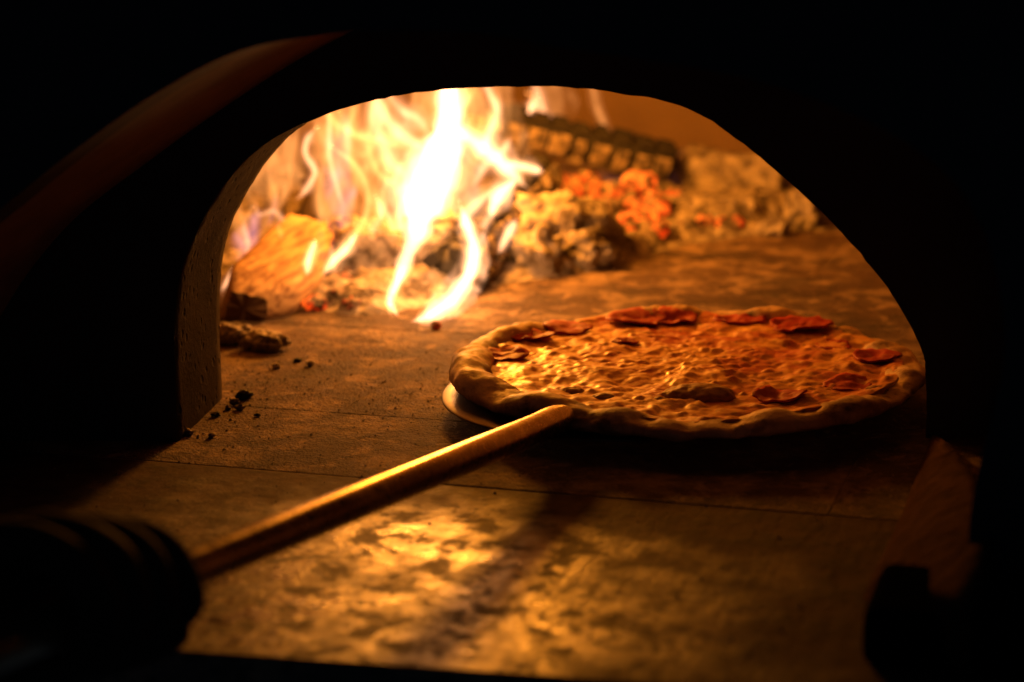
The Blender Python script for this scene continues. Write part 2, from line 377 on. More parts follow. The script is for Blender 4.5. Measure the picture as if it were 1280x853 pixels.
tip = hA + hh*.030 + Vector((0, 0, -.0105))
pp = [tuple(tip)+(.0035,), tuple(hA+hh*.012+Vector((0,0,-.0035)))+(.0068,), tuple(hA-ha*.008+Vector((0,0,.0005)))+(hr,)] + [tuple(hA-ha*(.05+.1*k))+(hr,) for k in range(8)]
for q in cr(pp, 6): pth.append(Vector(q[:3])); rad.append(q[3])
v, f = tube(pth, rad, 28); mk('handle', v, f, M_HANDLE, peel, True)
# dough rim height and radius by angle
def rimR(th): 
    c = Vector((math.cos(th), math.sin(th), 0)); return PR*(1 + .022*N(c, 1.6, 4) + .012*N(c, 5, 9))
blis = [(-2.02, .0085, .16), (-1.62, .006, .10), (3.40, .010, .34), (2.75, .007, .25), (-2.45, .005, .12), (-1.0, .004, .12), (.05, .004, .15), (1.35, .0085, .22), (1.85, .007, .16), (.45, .006, .2), (-.6, .003, .15), (2.1, .006, .15), (.9, .004, .1), (-2.6, .003, .2)]
def rimH(th):
    h = .0086 - .0012*math.sin(th) + .0022*N((math.cos(th), math.sin(th), 0), 4, 2) + .0016*N((math.cos(th), math.sin(th), 0), 11, 7)
    for a, hgt, wdt in blis:
        d = (th-a+math.pi) % (2*math.pi)-math.pi; h += hgt*math.exp(-(d/wdt)**2)
    return h
pizza = thing('pizza', (PC.x, PC.y, PZ), 'baked pizza with blistered crust, bubbling orange cheese and red salami, resting on the peel', 'pizza')
nt_, ns = 300, 30; vs_, fs = [], []
for i in range(nt_):
    th = 2*math.pi*i/nt_; rr = rimR(th); hh_ = rimH(th); wr = .0112 - .0026*math.sin(th) + .003*N((math.cos(th), math.sin(th), 0), 6, 5); droop = .003*max(0, math.sin(-th))
    for k in range(ns):
        a = 2*math.pi*k/ns; ca, sa = math.cos(a), math.sin(a)
        rad_ = rr - wr + wr*ca*(1.0 if ca > 0 else 1.25); z = hh_*.46 + hh_*.54*(sa if sa > 0 else sa*.85)
        p = Vector((PC.x+rad_*math.cos(th), PC.y+rad_*math.sin(th), PZ+.0004+z-droop*0))
        if sa > -.75: d = FR(p, 50, 1)*.0022 + FR(p, 170, 6)*.0008; p += Vector((math.cos(th)*ca, math.sin(th)*ca, sa))*d
        vs_.append(p)
for i in range(nt_):
    i2 = (i+1) % nt_
    for k in range(ns): k2 = (k+1) % ns; fs.append((i*ns+k, i2*ns+k, i2*ns+k2, i*ns+k2))
mk('crust', vs_, fs, M_CRUST, pizza, True)
random.seed(21)
bub = []
for _ in range(900):
    a = random.uniform(0, 6.283); r_ = (PR-.021)*math.sqrt(random.random()); s = random.choice([.0013, .0017, .0022, .003, .0042])*random.uniform(.8, 1.25)
    bub.append((r_*math.cos(a), r_*math.sin(a), s, s*random.uniform(.35, .75)))
grid = {}
for b in bub:
    for gx in range(-1, 2):
        for gy in range(-1, 2): grid.setdefault((int(math.floor(b[0]/.02))+gx, int(math.floor(b[1]/.02))+gy), []).append(b)
def cheeseZ(x, y):
    r_ = math.hypot(x, y)
    h = .0082 + .0030*FR((x, y, 0), 24, 3) + .0013*FR((x, y, 0), 75, 8) + .0004*FR((x, y, 0), 260, 8, 2)
    e = max(0, (r_-(PR-.034))/.014); h += .0022*min(1, e)**2
    for bx, by, s, hg in grid.get((int(math.floor(x/.02)), int(math.floor(y/.02))), ()):
        d2 = ((x-bx)**2+(y-by)**2)/(s*s)
        if d2 < 1: h += hg*(1-d2)*.5
    return PZ+h
vs_, fs = [(PC.x, PC.y, cheeseZ(0, 0))], []; nr, na = 92, 300
for j in range(1, nr+1):
    for i in range(na):
        a = 2*math.pi*i/na; r_ = (rimR(a)-.0145+.002*math.sin(a))*j/nr; x, y = r_*math.cos(a), r_*math.sin(a); vs_.append((PC.x+x, PC.y+y, cheeseZ(x, y)))
for i in range(na): fs.append((0, 1+i, 1+(i+1) % na))
for j in range(nr-1):
    for i in range(na): a = 1+j*na+i; b = 1+j*na+(i+1) % na; fs.append((a, b, b+na, a+na))
b0 = len(vs_); vs_.append((PC.x, PC.y, PZ+.0006))
for i in range(na):
    a = 2*math.pi*i/na; r_ = rimR(a)-.016; vs_.append((PC.x+r_*math.cos(a), PC.y+r_*math.sin(a), PZ+.0006))
for i in range(na):
    i2 = (i+1) % na; fs.append((b0, b0+1+i2, b0+1+i)); fs.append((1+(nr-1)*na+i, 1+(nr-1)*na+i2, b0+1+i2, b0+1+i))
mk('cheese', vs_, fs, M_CHEESE, pizza, True)
def slice_(px, py, rad_, rot, sq, lift, curl, half=False):
    c = fl(px, py, PZ+.011); cx_, cy_ = c.x-PC.x, c.y-PC.y; k_ = min(1, (PR-.030)/math.hypot(cx_, cy_)); cx_ *= k_; cy_ *= k_; lift -= .0002; curl *= .6; vs_, fs = [], []; nr_, na_ = 7, 30
    def pt(j, i, top):
        a = 2*math.pi*i/na_; r_ = rad_*j/nr_*(1+.26*N((math.cos(a), math.sin(a), px), 1.5, px*.1)+.14*N((math.cos(a), math.sin(a), px), 4, 2)); u, v_ = r_*math.cos(a), r_*math.sin(a)*sq
        x = cx_ + u*math.cos(rot)-v_*math.sin(rot); y = cy_ + u*math.sin(rot)+v_*math.cos(rot)
        ex = curl*(j/nr_)**2*(.55+.45*math.cos(a*2+px)) + .0016*N((x, y, 0), 110, 3) + .0006*N((x, y, 0), 260, 1)
        return Vector((PC.x+x, PC.y+y, max(cheeseZ(x, y), PZ+.006)+.0006+lift+ex+(.0012 if top else 0)))
    for top in (True, False):
        for j in range(nr_+1):
            for i in range(na_): vs_.append(pt(max(j, .02), i, top))
    L = (nr_+1)*na_
    for j in range(nr_):
        for i in range(na_):
            i2 = (i+1) % na_; fs.append((j*na_+i, j*na_+i2, (j+1)*na_+i2, (j+1)*na_+i)); fs.append((L+j*na_+i, L+(j+1)*na_+i, L+(j+1)*na_+i2, L+j*na_+i2))
    for i in range(na_): i2 = (i+1) % na_; fs.append((nr_*na_+i, nr_*na_+i2, L+nr_*na_+i2, L+nr_*na_+i))
    fs.append(tuple(range(na_)))
    mk('salami_slice', vs_, fs, M_SALAMI, pizza, True)
for q in [(648, 418, .016, .3, .8, .0005, .007), (622, 442, .021, 1.0, .7, .0, .006), (703, 407, .017, .2, 1, 0, .003), (790, 392, .022, .5, .95, .001, .005),
          (782, 425, .009, .4, .8, 0, .001), (840, 386, .018, 1.3, .9, 0, .004), (930, 395, .018, .4, .9, 0, .003), (1020, 402, .021, .2, .9, .001, .005),
          (1105, 446, .018, 1.7, .9, .0, .004), (1060, 474, .016, .6, .9, -.0014, .0015), (975, 492, .019, .5, .8, .0, .005), (1040, 428, .015, 2.2, .9, -.0016, .0015)]:
    slice_(*q)
# dark blistered bubbles on the near rim
def blob(name, c, r3, mat, parent=None, seed=0, sub=4, amp=.25, fr=1.0, flat_bottom=None, loc=None, rotz=0, tilt=0):
    bm = bmesh.new(); bmesh.ops.create_icosphere(bm, subdivisions=sub, radius=1); mx = max(r3)
    rm = Matrix.Rotation(rotz, 3, 'Z') @ Matrix.Rotation(tilt, 3, 'Y')
    for v in bm.verts:
        d = v.co.normalized(); q = Vector((d.x*r3[0], d.y*r3[1], d.z*r3[2]))
        k = 1 + amp*FR(q/mx*1.6*fr, 1, seed*3.1, 4) + amp*.45*FR(q/mx*6*fr, 1, seed*1.3+9, 3)
        p = rm @ (q*k) + Vector(c)
        if flat_bottom is not None and p.z < flat_bottom: p.z = flat_bottom + (p.z-flat_bottom)*.06
        v.co = p
    vs_ = [v.co.copy() for v in bm.verts]; fs = [[x.index for x in f.verts] for f in bm.faces]; bm.free()
    return mk(name, vs_, fs, mat, parent, True, loc)
M_BURNT = simple('burnt_blister', (.34, .175, .075), .6, 0, 150, .75, .0016, .35)
for px, py, rx, ry, rz, s in [(872, 491, .026, .014, .0085, 1), (714, 487, .010, .007, .0045, 2), (754, 494, .009, .006, .004, 3), (826, 497, .006, .004, .0035, 4), (1096, 484, .008, .005, .004, 7)]:
    c = fl(px, py, PZ+.010); blob('burnt_blister', (c.x, c.y, PZ+.007), (rx, ry, rz), M_BURNT, pizza, s, 5, .13, .8, None, None, .12)

# ================================================================== THE HAND
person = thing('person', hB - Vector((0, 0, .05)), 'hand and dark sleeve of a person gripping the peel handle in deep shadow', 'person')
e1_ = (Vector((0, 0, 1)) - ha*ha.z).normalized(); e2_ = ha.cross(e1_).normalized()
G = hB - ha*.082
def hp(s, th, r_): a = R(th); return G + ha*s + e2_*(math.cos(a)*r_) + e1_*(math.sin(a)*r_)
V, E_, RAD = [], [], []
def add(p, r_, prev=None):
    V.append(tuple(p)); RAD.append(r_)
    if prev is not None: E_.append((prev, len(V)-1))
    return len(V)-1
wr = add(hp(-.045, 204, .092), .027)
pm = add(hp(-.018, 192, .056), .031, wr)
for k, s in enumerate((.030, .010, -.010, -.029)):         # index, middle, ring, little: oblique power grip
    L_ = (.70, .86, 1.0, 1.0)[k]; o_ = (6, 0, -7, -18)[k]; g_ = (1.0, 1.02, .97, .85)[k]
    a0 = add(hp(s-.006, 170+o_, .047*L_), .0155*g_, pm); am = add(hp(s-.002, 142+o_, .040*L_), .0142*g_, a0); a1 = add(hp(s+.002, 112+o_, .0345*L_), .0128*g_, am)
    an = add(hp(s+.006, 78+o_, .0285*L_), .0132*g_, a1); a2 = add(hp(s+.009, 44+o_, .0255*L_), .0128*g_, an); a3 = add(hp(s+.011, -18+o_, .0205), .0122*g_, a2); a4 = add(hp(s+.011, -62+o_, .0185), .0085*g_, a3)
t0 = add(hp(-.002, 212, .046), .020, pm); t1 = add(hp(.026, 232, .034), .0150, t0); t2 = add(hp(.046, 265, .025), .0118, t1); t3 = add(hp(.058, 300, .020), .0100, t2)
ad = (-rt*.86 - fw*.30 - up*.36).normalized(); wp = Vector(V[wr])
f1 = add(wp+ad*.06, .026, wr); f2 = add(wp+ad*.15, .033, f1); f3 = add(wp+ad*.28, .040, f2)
me = bpy.data.meshes.new('hand'); me.from_pydata([tuple(Vector(v)-org(person)) for v in V], E_, []); me.materials.append(M_SHADOW_SKIN)
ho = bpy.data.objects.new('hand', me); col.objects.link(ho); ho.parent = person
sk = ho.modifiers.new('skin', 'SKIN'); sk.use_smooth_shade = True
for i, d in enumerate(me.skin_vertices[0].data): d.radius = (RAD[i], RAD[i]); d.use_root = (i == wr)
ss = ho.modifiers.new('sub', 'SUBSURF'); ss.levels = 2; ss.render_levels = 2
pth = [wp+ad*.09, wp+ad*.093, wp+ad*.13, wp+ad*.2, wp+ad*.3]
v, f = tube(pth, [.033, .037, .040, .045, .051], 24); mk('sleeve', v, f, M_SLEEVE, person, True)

# ================================================================== FIREWOOD, EMBERS, ASH
def log_mesh(p0, p1, r_, n=26, seg=22, seed=0, amp=.12, flat_side=None, taper=1.0):
    vs_, fs = [], []; d = (p1-p0); L_ = d.length; d.normalize(); ref = Vector((0, 0, 1)); s = d.cross(ref).normalized(); q = s.cross(d)
    for i in range(n+1):
        u = i/n; rr = r_*(1+(taper-1)*u)*(1-.45*max(0, 1-u*L_/r_)**2)
        for k in range(seg):
            a = 2*math.pi*k/seg; x, y = math.cos(a), math.sin(a)
            k_ = 1 + amp*FR((x*1.2, y*1.2, u*L_/r_*.5), 1, seed, 3) + amp*.35*FR((x*4, y*4, u*L_/r_*.6), 1, seed+5, 3)
            if flat_side:                                     # split faces: clip against planes
                for (ca, dist) in flat_side:
                    pr = x*math.cos(ca)+y*math.sin(ca)
                    if pr*k_ > dist: k_ = dist/pr
            vs_.append(p0+d*(u*L_ + (.006*FR((x, y, seed), 2, seed, 2) if i in (0, n) else 0)) + (s*x+q*y)*rr*k_)
    for i in range(n):
        for k in range(seg): k2 = (k+1) % seg; fs.append((i*seg+k, i*seg+k2, (i+1)*seg+k2, (i+1)*seg+k))
    c0, c1 = len(vs_), len(vs_)+1; vs_ += [p0, p1]
    for k in range(seg): k2 = (k+1) % seg; fs.append((c0, k2, k)); fs.append((c1, n*seg+k, n*seg+k2))
    return vs_, fs
def firewood(name, label, p0, p1, r_, mat, endmat=None, **kw):
    o = thing(name, ((p0+p1)/2)*1.0 - Vector((0, 0, r_)), label, 'log')
    v, f = log_mesh(p0, p1, r_, **kw); n = kw.get('n', 26); seg = kw.get('seg', 22); nb = n*seg
    mk('wood_body', v, f[:nb], mat, o, True)
    c0 = v[-2]; c1 = v[-1]
    for side, c in ((0, c0), (1, c1)):
        ring = [v[(n if side else 0)*seg+k] for k in range(seg)]; vv = ring+[Vector(x)*.999+Vector(c)*.001 for x in ring]+[c]; d = (p1-p0).normalized()*(.0012 if side else -.0012)
        vv = [Vector(x)+d for x in vv]; mk('cut_end', vv, [(len(vv)-1, k, (k+1) % seg) for k in range(seg)], endmat or mat, o, False)
    return o
# split log at the left jamb
sl_ = firewood('split_log', 'split firewood log with bare orange wood face and dark end, beside the left jamb', at(306, 386, 1.43), at(386, 304, 1.60), .037, M_WOOD, M_WOODEND, seed=3, amp=.06, flat_side=[(R(75), .62), (R(160), .72), (R(-75), .6)], seg=40)
firewood('burnt_branch', 'thin blackened branch lying across the split log', at(270, 318, 1.60), at(345, 262, 1.78), .010, M_BARK, M_CHAR, seed=8, amp=.25)
firewood('smouldering_log', 'brown smouldering log behind the tallest flame', at(548, 372, 1.60), at(560, 235, 1.80), .030, M_BARK, M_CHAR, seed=11, amp=.2)
firewood('back_log', 'thick dark log at the back of the fire behind the split log', at(395, 300, 1.75), at(520, 225, 1.98), .042, M_BARK, M_CHAR, seed=14, amp=.2)
# alligator-charred logs: dark core with separate char blocks
def charred(name, label, p0, p1, r_, nl, arcs, seed):
    o = thing(name, (p0+p1)/2 - Vector((0, 0, r_)), label, 'log', )
    v, f = log_mesh(p0, p1, r_*.78, seed=seed, amp=.06); mk('core', v, f, M_CHAR, o, True)
    random.seed(seed); d = (p1-p0); L_ = d.length; d.normalize(); s = d.cross(Vector((0, 0, 1))).normalized(); q = s.cross(d)
    for i in range(nl):
        for (a0, a1) in arcs:
            u0, u1 = (i+.17+random.uniform(-.13, .13))/nl*L_, (i+.83+random.uniform(-.13, .13))/nl*L_; j = random.uniform(-.08, .08); a0_, a1_ = a0+.13+j, a1-.13+j; ro, ri = r_*random.uniform(.92, 1.08), r_*.66
            vv = []
            for rr, ins_ in ((ri, 0), (ro*.97, 0), (ro, .16)):
                for uu, aa in ((u0, a0_), (u1, a0_), (u1, (a0_+a1_)/2), (u1, a1_), (u0, a1_), (u0, (a0_+a1_)/2)):
                    um, am = (u0+u1)/2, (a0_+a1_)/2; uu2 = uu+(um-uu)*ins_+random.uniform(-.0008, .0008); aa2 = aa+(am-aa)*ins_
                    vv.append(p0+d*uu2+(s*math.cos(aa2)+q*math.sin(aa2))*rr)
            ff_ = [tuple(12+k for k in range(6))]
            for k in range(6): k2 = (k+1) % 6; ff_ += [(k, k2, 6+k2, 6+k), (6+k, 6+k2, 12+k2, 12+k)]
            mk('char_block', vv, ff_, M_CHAR if (a0+a1)/2 > R(40) else M_CHARB, o, False)
    return o
arc = lambda lo, hi, n: [(R(lo+(hi-lo)*k/n), R(lo+(hi-lo)*(k+1)/n)) for k in range(n)]
charred('charred_log', 'charred log cracked into blocks, propped across the embers at the back', at(575, 143, 1.93), at(838, 204, 2.04), .0225, 10, [(R(-112), R(-52)), (R(-52), R(20)), (R(20), R(78)), (R(78), R(140))], 31)
charred('charred_log', 'charred log cracked into blocks, its near end burning on the hearth floor', at(560, 352, 1.56), at(672, 222, 1.84), .027, 11, arc(-150, 150, 6), 47)
# ashen logs on the right
def ashlog(label, p0, p1, r_, mat, seed, group=None):
    o = thing('ash_covered_log', (p0+p1)/2-Vector((0, 0, r_)), label, 'log'); v, f = log_mesh(p0, p1, r_, n=46, seg=34, seed=seed, amp=.32); mk('wood_body', v, f, mat, o, True); return o
ashlog('pale ash covered log with red glow beneath, right of the embers', at(815, 262, 1.90), at(940, 272, 1.93), .017, M_ASH, 5)
ashlog('thick ash crusted log lying at the back right of the hearth', at(835, 222, 2.08), at(985, 236, 2.06), .031, M_ASH, 9)
random.seed(3)
def lump(px, py, Y, r3, mat, label, cat, seed, name, group=None, rotz=0, tilt=0):
    c = at(px, py, Y); z = max(c.z, r3[2]*.75); o = blob(name, (c.x, c.y, z), r3, mat, None, seed, 4, .42, 1.3, None, (c.x, c.y, z), rotz, tilt); return tag(o, label, cat, group)
lump(705, 290, 1.72, (.050, .036, .034), M_ASH, 'large pale lump of ash beside the charred log and embers', 'ash lump', 1, 'ash_lump', None, .3, .2)
lump(672, 318, 1.66, (.022, .02, .02), M_ASH, 'small ash lump in front of the large pale lump', 'ash lump', 2, 'ash_lump')
lump(735, 322, 1.69, (.024, .018, .018), M_ASH, 'broken ash lump right of the large pale lump', 'ash lump', 3, 'ash_lump')
lump(330, 440, 1.345, (.018, .015, .008), M_ASH, 'rough ash lump on the floor below the split log end', 'ash lump', 4, 'ash_lump')
lump(290, 434, 1.36, (.016, .014, .008), M_ASH, 'ash lump tucked against the left jamb under the split log', 'ash lump', 5, 'ash_lump')
lump(1008, 275, 1.93, (.023, .02, .022), M_ASH, 'round ash lump beside the right arch edge', 'ash lump', 6, 'ash_lump')
lump(970, 290, 1.88, (.015, .012, .010), M_ASH, 'small ash lump left of the round ash lump', 'ash lump', 7, 'ash_lump')
lump(455, 345, 1.60, (.045, .04, .03), M_ASH, 'ashy heap of burnt wood between split log and main flame', 'ash lump', 12, 'ash_lump')
lump(540, 345, 1.62, (.03, .03, .03), M_ASH, 'brown ash lump framed by the hooked flame', 'ash lump', 13, 'ash_lump')
for i, (px, py, Y, r_, mt_) in enumerate([(790, 288, 1.82, .021, M_EMBER_HOT), (770, 298, 1.80, .015, M_EMBER), (815, 300, 1.81, .016, M_EMBER), (800, 232, 1.93, .018, M_EMBER_HOT), (730, 236, 1.92, .020, M_EMBER), (700, 232, 1.93, .016, M_EMBER),
        (765, 250, 1.90, .022, M_EMBER), (840, 250, 1.92, .014, M_EMBER), (880, 287, 1.87, .012, M_EMBER), (912, 287, 1.88, .012, M_EMBER), (845, 285, 1.86, .013, M_EMBER_DIM), (760, 270, 1.86, .02, M_EMBER_DIM), (815, 262, 1.88, .018, M_EMBER),
        (395, 392, 1.48, .009, M_EMBER), (420, 386, 1.50, .010, M_EMBER_DIM), (440, 392, 1.48, .008, M_EMBER_DIM), (470, 300, 1.75, .022, M_EMBER), (485, 330, 1.68, .016, M_EMBER_DIM), (430, 365, 1.55, .014, M_EMBER), (545, 410, 1.44, .004, M_EMBER)]):
    lb, gp = (('glowing red ember in the bed below the back charred log', 'embers below the charred log') if px > 690 and px < 850 and py < 275 else
              ('glowing ember at the right of the large pale ash lump', 'embers beside the large ash lump') if px > 690 and px < 830 else
              ('small red ember beneath the pale ash covered log', 'embers beneath the ash covered log') if px >= 830 else
              ('tiny dark red ember on bare floor at the tip of the hooked flame', None) if r_ < .005 else
              ('dull red ember between the split log and the tall flame', 'embers beside the split log'))
    lump(px, py, Y, (r_*1.15, r_*.9, r_*.8), mt_, lb, 'ember', 20+i, 'ember', gp, random.uniform(0, 3))
# loose crumbs by the left jamb
for i, (px, py, r_) in enumerate([(293, 505, .004), (306, 498, .006), (286, 511, .003), (300, 512, .0035), (270, 520, .003), (388, 457, .004), (345, 460, .0035), (372, 452, .003), (265, 546, .003), (236, 543, .0035), (322, 520, .002)]):
    p = fl(px, py); o = blob('ash_crumb', (p.x, p.y, r_*.4), (r_*1.0, r_*.7, r_*.5), M_CHAR if i % 3 == 1 else M_ASH, None, i+50, 3, .7, 1.6, None, (p.x, p.y, 0), i)
    tag(o, 'tiny ash crumb on the hearth floor near the left jamb', 'ash crumb', 'crumbs near the left jamb')
# ash bed: heaped ash under the fire (nobody could count it)
edge = [fl(x, y) for x, y in [(285, 402), (380, 398), (440, 402), (520, 392), (600, 362), (690, 352), (760, 338), (830, 314), (950, 298), (1030, 292)]]
def front_y(x):
    if x <= edge[0].x: return edge[0].y
    for a, b in zip(edge, edge[1:]):
        if a.x <= x <= b.x: return a.y+(b.y-a.y)*(x-a.x)/(b.x-a.x+1e-9)
    return edge[-1].y
edge.sort(key=lambda p: p.x)
vs_, fs = [], []; nx, ny = 200, 170; x0, x1, y0, y1 = -.95, -.20, 1.36, 2.25
for j in range(ny+1):
    for i in range(nx+1):
        x = x0+(x1-x0)*i/nx; y = y0+(y1-y0)*j/ny; e = (y-front_y(x)+.03*FR((x, y, 0), 14, 1))/.09
        k = max(0, min(1, e)); k = k*k*(3-2*k); r_ = max(0, min(1, (x1-x)/.1))
        z = -.004 + r_*k*(.019 + .010*FR((x, y, 0), 16, 4)) + k*.0075*abs(FR((x, y, 0), 60, 7)) + k*.002*FR((x, y, 0), 190, 2)
        vs_.append((x, y, z))
for j in range(ny):
    for i in range(nx): a = j*(nx+1)+i; fs.append((a, a+1, a+nx+2, a+nx+1))
o = mk('ash_bed', vs_, fs, M_ASH, None, True); o['kind'] = 'stuff'; tag(o, 'heaped grey ash spread under the burning logs', 'ash')
# grit scattered over the floor
random.seed(99); vs_, fs = [], []
def grit(p, r_):
    b = len(vs_); a0 = random.uniform(0, 6); h = r_*random.uniform(.5, 1.0)
    for k in range(5): a = a0+k*1.2566; rr = r_*random.uniform(.6, 1.3); vs_.append((p[0]+rr*math.cos(a), p[1]+rr*math.sin(a), p[2]-.0004))
    vs_.append((p[0]+random.uniform(-.3, .3)*r_, p[1], p[2]+h)); fs.extend([(b+k, b+(k+1) % 5, b+5) for k in range(5)])
for _ in range(9000):
    x = random.uniform(-.75, -.13); y = random.uniform(.85, 1.75)
    den = .10 if y < 1.06 else .55
    den *= .4+1.2*max(0, N((x, y, 0), 9, 5))
    if x < -.48 and y > 1.06: den *= 2.2
    if random.random() > den: continue
    grit((x, y, 0), random.choice([.0004, .0005, .0006, .0008, .0011])*random.uniform(.7, 1.2))
o = mk('grit', vs_, fs, M_ASH, None, False); o['kind'] = 'stuff'; tag(o, 'fine ash grit sprinkled over the hearth floor', 'grit')

# ================================================================== THE FIRE
fire = thing('fire', at(520, 330, 1.62), 'bright yellow white wood fire with curling flame tongues over the logs', 'fire')
fire.location.z = .0
FM = {}
def fmat(s, c=FLC, sheet=None):
    k = (round(s), c, sheet)
    if k not in FM: FM[k] = flame_mat('flame_gas_%d' % len(FM), c, s, sheet)
    return FM[k]
SH = (38.0, .13, .06)
def flame(pts, Y0, Y1, strength, c=FLC, depth=.75, layers=((1.35, .24, SH), (.74, .30, None), (.42, .80, None)), seed=0):
    n_ = len(pts); q = []
    for i, (x, y, wpx) in enumerate(pts):
        Y = Y0+(Y1-Y0)*i/(n_-1); p = at(x, y, Y); sc_ = (p-CAM).length/F; q.append((p.x, p.y, p.z, wpx*.5*sc_))
    qq = cr(q, 12)
    path = [Vector(a[:3]) for a in qq]; L_ = len(path)
    for i in range(L_):
        u = i/(L_-1); path[i] = path[i] + Vector((N(path[i], 34, seed), N(path[i], 34, seed+3), 0))*.0035*math.sin(u*math.pi)
    for li, (rs, es, sh) in enumerate(layers):
        rad = [max(.0004, a[3]*rs*(1+.30*N(Vector(a[:3]), 60, seed+li*2.3)+.12*N(Vector(a[:3]), 160, seed+li))) for a in qq]
        m_ = max(3, L_//6)
        for i in range(m_):
            k = (i/m_)**.8; rad[i] = max(.0003, rad[i]*k); rad[-1-i] = max(.0003, rad[-1-i]*k)
        v, f = tube(path, rad, 16, depth, fw); mk('flame', v, f, fmat(strength*es, c, sh), fire, True)
YEL = (1.0, .43, .19); ORA = (1.0, .37, .095); PUR = (.50, .25, .42); BLU = (.22, .26, 1.0)
S = 310
# tall core
flame([(489, 398, 5), (486, 374, 12), (500, 346, 16), (513, 312, 26), (526, 268, 46), (538, 225, 54), (556, 182, 44), (562, 140, 36), (560, 96, 34), (556, 60, 20)], 1.45, 1.70, S*1.3, YEL, .8, layers=((1.25, .3, SH), (.95, .30, None), (.66, .6, None)), seed=1)
flame([(504, 330, 10), (514, 284, 58), (530, 240, 98), (550, 200, 84), (562, 155, 40)], 1.60, 1.68, S*.55, YEL, .5, layers=((1.25, .3, SH), (.95, .30, None), (.66, .6, None)), seed=2)
flame([(536, 190, 16), (515, 178, 30), (492, 160, 34), (478, 136, 26), (470, 100, 20)], 1.66, 1.74, S*.45, YEL, .6, seed=3)
# hooked flame at the front
flame([(512, 403, 6), (530, 397, 20), (552, 385, 30), (574, 364, 34), (590, 336, 32), (594, 306, 28), (582, 276, 22), (573, 250, 6)], 1.42, 1.60, S*1.4, YEL, .8, seed=4)
flame([(498, 396, 6), (490, 378, 10), (498, 352, 12), (505, 335, 6)], 1.44, 1.54, S*1.2, YEL, .8, seed=5)
flame([(500, 330, 4), (494, 300, 10), (484, 270, 12), (480, 240, 8), (486, 212, 4)], 1.60, 1.64, S*.7, YEL, .9, seed=71)
flame([(440, 318, 4), (452, 292, 12), (470, 268, 10), (476, 240, 5)], 1.58, 1.62, S*.5, ORA, .9, seed=72)
flame([(342, 330, 4), (352, 300, 10), (346, 272, 10), (356, 244, 8), (352, 215, 4)], 1.52, 1.58, S*.3, ORA, .9, seed=73)
flame([(306, 330, 4), (312, 306, 9), (306, 282, 9), (316, 258, 4)], 1.50, 1.54, S*.35, YEL, .9, seed=74)
flame([(560, 350, 4), (548, 322, 12), (556, 296, 10), (566, 270, 4)], 1.60, 1.62, S*.4, ORA, .9, seed=75)
flame([(600, 345, 4), (606, 322, 12), (602, 300, 10), (608, 280, 4)], 1.60, 1.62, S*.7, YEL, .9, seed=76)
flame([(464, 262, 4), (446, 222, 14), (434, 184, 18), (440, 146, 18), (452, 100, 10)], 1.64, 1.72, S*.34, ORA, .8, seed=81)
flame([(560, 312, 4), (580, 276, 22), (600, 252, 26), (618, 236, 10)], 1.62, 1.66, S*.8, YEL, .8, seed=82)
flame([(580, 330, 4), (598, 298, 18), (612, 270, 16), (620, 250, 4)], 1.61, 1.64, S*.7, YEL, .8, seed=83)
flame([(512, 226, 6), (494, 206, 26), (476, 176, 32), (470, 140, 30), (480, 96, 14)], 1.66, 1.74, S*.42, YEL, .6, seed=84)
flame([(540, 176, 8), (524, 150, 22), (500, 136, 20), (486, 112, 18), (482, 84, 8)], 1.68, 1.74, S*.5, YEL, .7, seed=85)
flame([(392, 300, 4), (402, 270, 14), (396, 240, 16), (404, 206, 18), (420, 176, 14), (424, 140, 6)], 1.58, 1.66, S*.26, ORA, .8, seed=86)
flame([(318, 300, 4), (334, 276, 14), (344, 246, 14), (338, 214, 14), (350, 184, 8), (366, 160, 4)], 1.56, 1.64, S*.24, ORA, .8, seed=87)
flame([(420, 330, 4), (440, 310, 22), (462, 290, 20), (480, 262, 10), (486, 240, 4)], 1.55, 1.60, S*.55, YEL, .7, seed=88)
flame([(590, 236, 6), (606, 210, 20), (626, 190, 18), (640, 170, 6)], 1.70, 1.74, S*.7, YEL, .8, seed=89)
# lobes to the right of the core
flame([(556, 160, 20), (585, 172, 34), (612, 192, 36), (638, 216, 28), (660, 236, 8)], 1.66, 1.74, S*1.2, YEL, .7, seed=6)
flame([(632, 204, 8), (650, 208, 20), (668, 212, 20), (678, 214, 8)], 1.74, 1.78, S*1.2, YEL, .8, seed=7)
flame([(614, 276, 6), (618, 258, 24), (626, 242, 32), (638, 232, 16), (642, 226, 5)], 1.64, 1.70, S*1.2, YEL, .8, seed=8)
flame([(622, 318, 4), (630, 304, 18), (640, 286, 20), (646, 274, 5)], 1.62, 1.66, S*1.2, YEL, .8, seed=9)
flame([(596, 200, 14), (610, 172, 22), (620, 144, 18), (612, 118, 16), (602, 92, 12)], 1.70, 1.76, S*.8, YEL, .8, seed=10)
flame([(575, 150, 22), (582, 125, 26), (585, 95, 22)], 1.72, 1.76, S*.4, ORA, .8, seed=11)
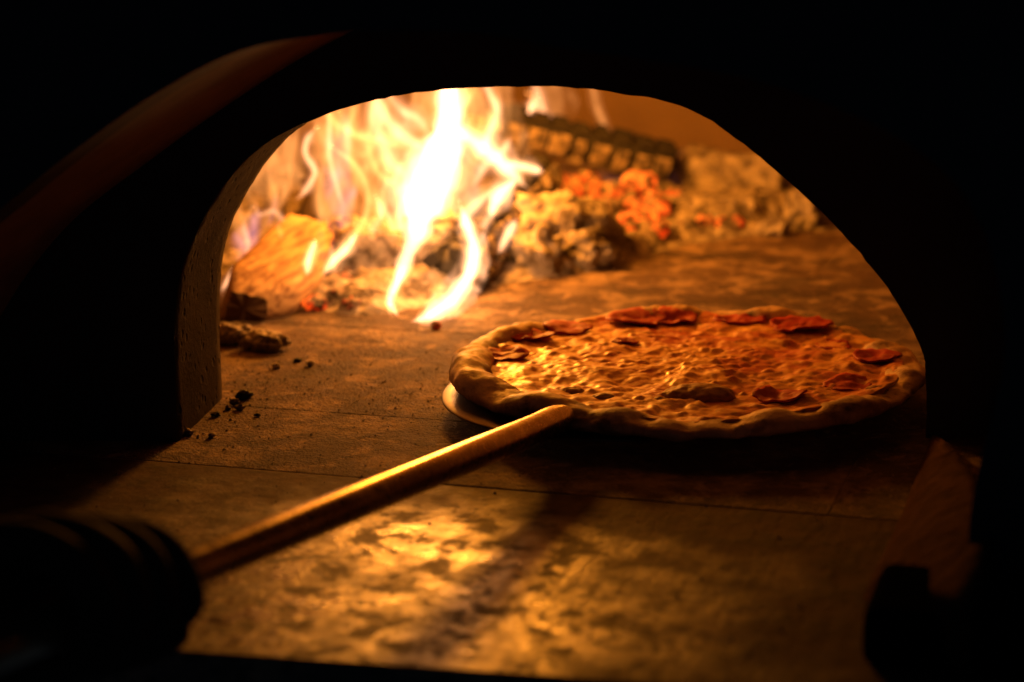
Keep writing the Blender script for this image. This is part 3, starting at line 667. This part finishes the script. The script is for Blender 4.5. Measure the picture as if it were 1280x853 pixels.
# curls on the left
flame([(368, 252, 6), (384, 236, 14), (393, 216, 15), (380, 194, 14), (384, 174, 14), (396, 160, 7)], 1.56, 1.62, S*.9, YEL, .9, seed=12)
flame([(430, 262, 5), (421, 232, 12), (414, 200, 14), (411, 170, 14), (410, 140, 8)], 1.58, 1.64, S*.65, YEL, .9, seed=13)
flame([(396, 352, 6), (414, 328, 26), (440, 300, 20), (456, 272, 16), (459, 240, 14), (445, 208, 13), (424, 190, 9), (412, 182, 4)], 1.50, 1.62, S*.6, ORA, .9, seed=14)
flame([(402, 345, 6), (418, 326, 22), (436, 306, 16), (446, 292, 6)], 1.50, 1.54, S*1.2, YEL, .9, seed=15)
flame([(383, 346, 4), (387, 328, 18), (392, 310, 14), (394, 300, 4)], 1.47, 1.49, S*1.6, YEL, .9, seed=16)
flame([(320, 244, 4), (322, 268, 9), (340, 264, 11), (352, 276, 11), (346, 288, 4)], 1.56, 1.58, S*.6, YEL, .9, seed=17)
flame([(276, 366, 4), (284, 350, 14), (290, 334, 4)], 1.46, 1.48, S*1.1, YEL, .9, seed=18)
flame([(352, 262, 6), (358, 230, 18), (364, 195, 16), (372, 160, 10)], 1.60, 1.64, S*.22, ORA, .9, seed=19)
flame([(478, 276, 5), (474, 262, 14), (470, 246, 6)], 1.58, 1.60, S*.9, YEL, .9, seed=20)
flame([(505, 235, 8), (482, 224, 13), (466, 204, 12), (461, 176, 14), (466, 140, 14), (470, 100, 10)], 1.62, 1.70, S*.45, ORA, .9, seed=21)
flame([(520, 190, 8), (480, 176, 16), (445, 168, 16), (415, 150, 14), (400, 125, 10)], 1.66, 1.74, S*.4, ORA, .9, seed=22)
flame([(515, 134, 4), (518, 118, 12), (522, 90, 10)], 1.72, 1.74, S*.35, ORA, .9, seed=23)
# back flames over the charred log
flame([(726, 170, 4), (706, 160, 16), (686, 148, 16), (674, 126, 16), (666, 96, 12)], 1.98, 2.02, S*.55, YEL, .9, seed=24)
flame([(656, 150, 6), (664, 138, 22), (670, 120, 8)], 1.96, 1.98, S*.9, YEL, .9, seed=25)
flame([(768, 180, 4), (758, 162, 13), (747, 138, 13), (740, 112, 12), (738, 90, 8)], 2.02, 2.05, S*.32, ORA, .9, seed=26)
# thin gas: wide folded veils and blue-violet roots
veil = ((1.0, 1.0, (34.0, .085, .012)),); one = ((1.0, 1.0, None),)
for k, (pts, Y, st, c, ly) in enumerate([
    ([(296, 320, 20), (318, 240, 80), (356, 180, 90), (408, 130, 90), (430, 80, 50)], 1.62, 44, ORA, veil), ([(410, 335, 20), (430, 260, 90), (446, 190, 110), (450, 110, 90), (450, 70, 40)], 1.66, 46, ORA, veil),
    ([(490, 350, 20), (516, 260, 130), (540, 180, 150), (550, 100, 120), (550, 60, 60)], 1.70, 44, ORA, veil), ([(560, 385, 20), (600, 300, 90), (622, 220, 90), (610, 130, 70), (600, 80, 30)], 1.72, 34, ORA, veil),
    ([(640, 175, 10), (670, 150, 60), (690, 120, 70), (690, 80, 30)], 1.98, 40, ORA, veil),
    ([(286, 344, 8), (300, 312, 26), (318, 286, 26), (338, 258, 18), (346, 232, 5)], 1.55, 60, PUR, veil), ([(436, 316, 8), (428, 262, 34), (420, 215, 40), (426, 170, 30), (436, 130, 8)], 1.57, 45, PUR, veil),
    ([(690, 186, 6), (740, 190, 22), (790, 194, 24), (838, 200, 8)], 2.02, 16, BLU, one), ([(664, 250, 6), (676, 232, 18), (684, 214, 6)], 1.80, 18, BLU, one),
    ([(400, 330, 8), (408, 300, 26), (415, 270, 8)], 1.50, 40, PUR, veil), ([(562, 282, 8), (580, 246, 30), (594, 218, 26), (604, 190, 6)], 1.72, 60, PUR, veil)]):
    flame(pts, Y, Y+.04, st, c, .9, ly, 40+k)
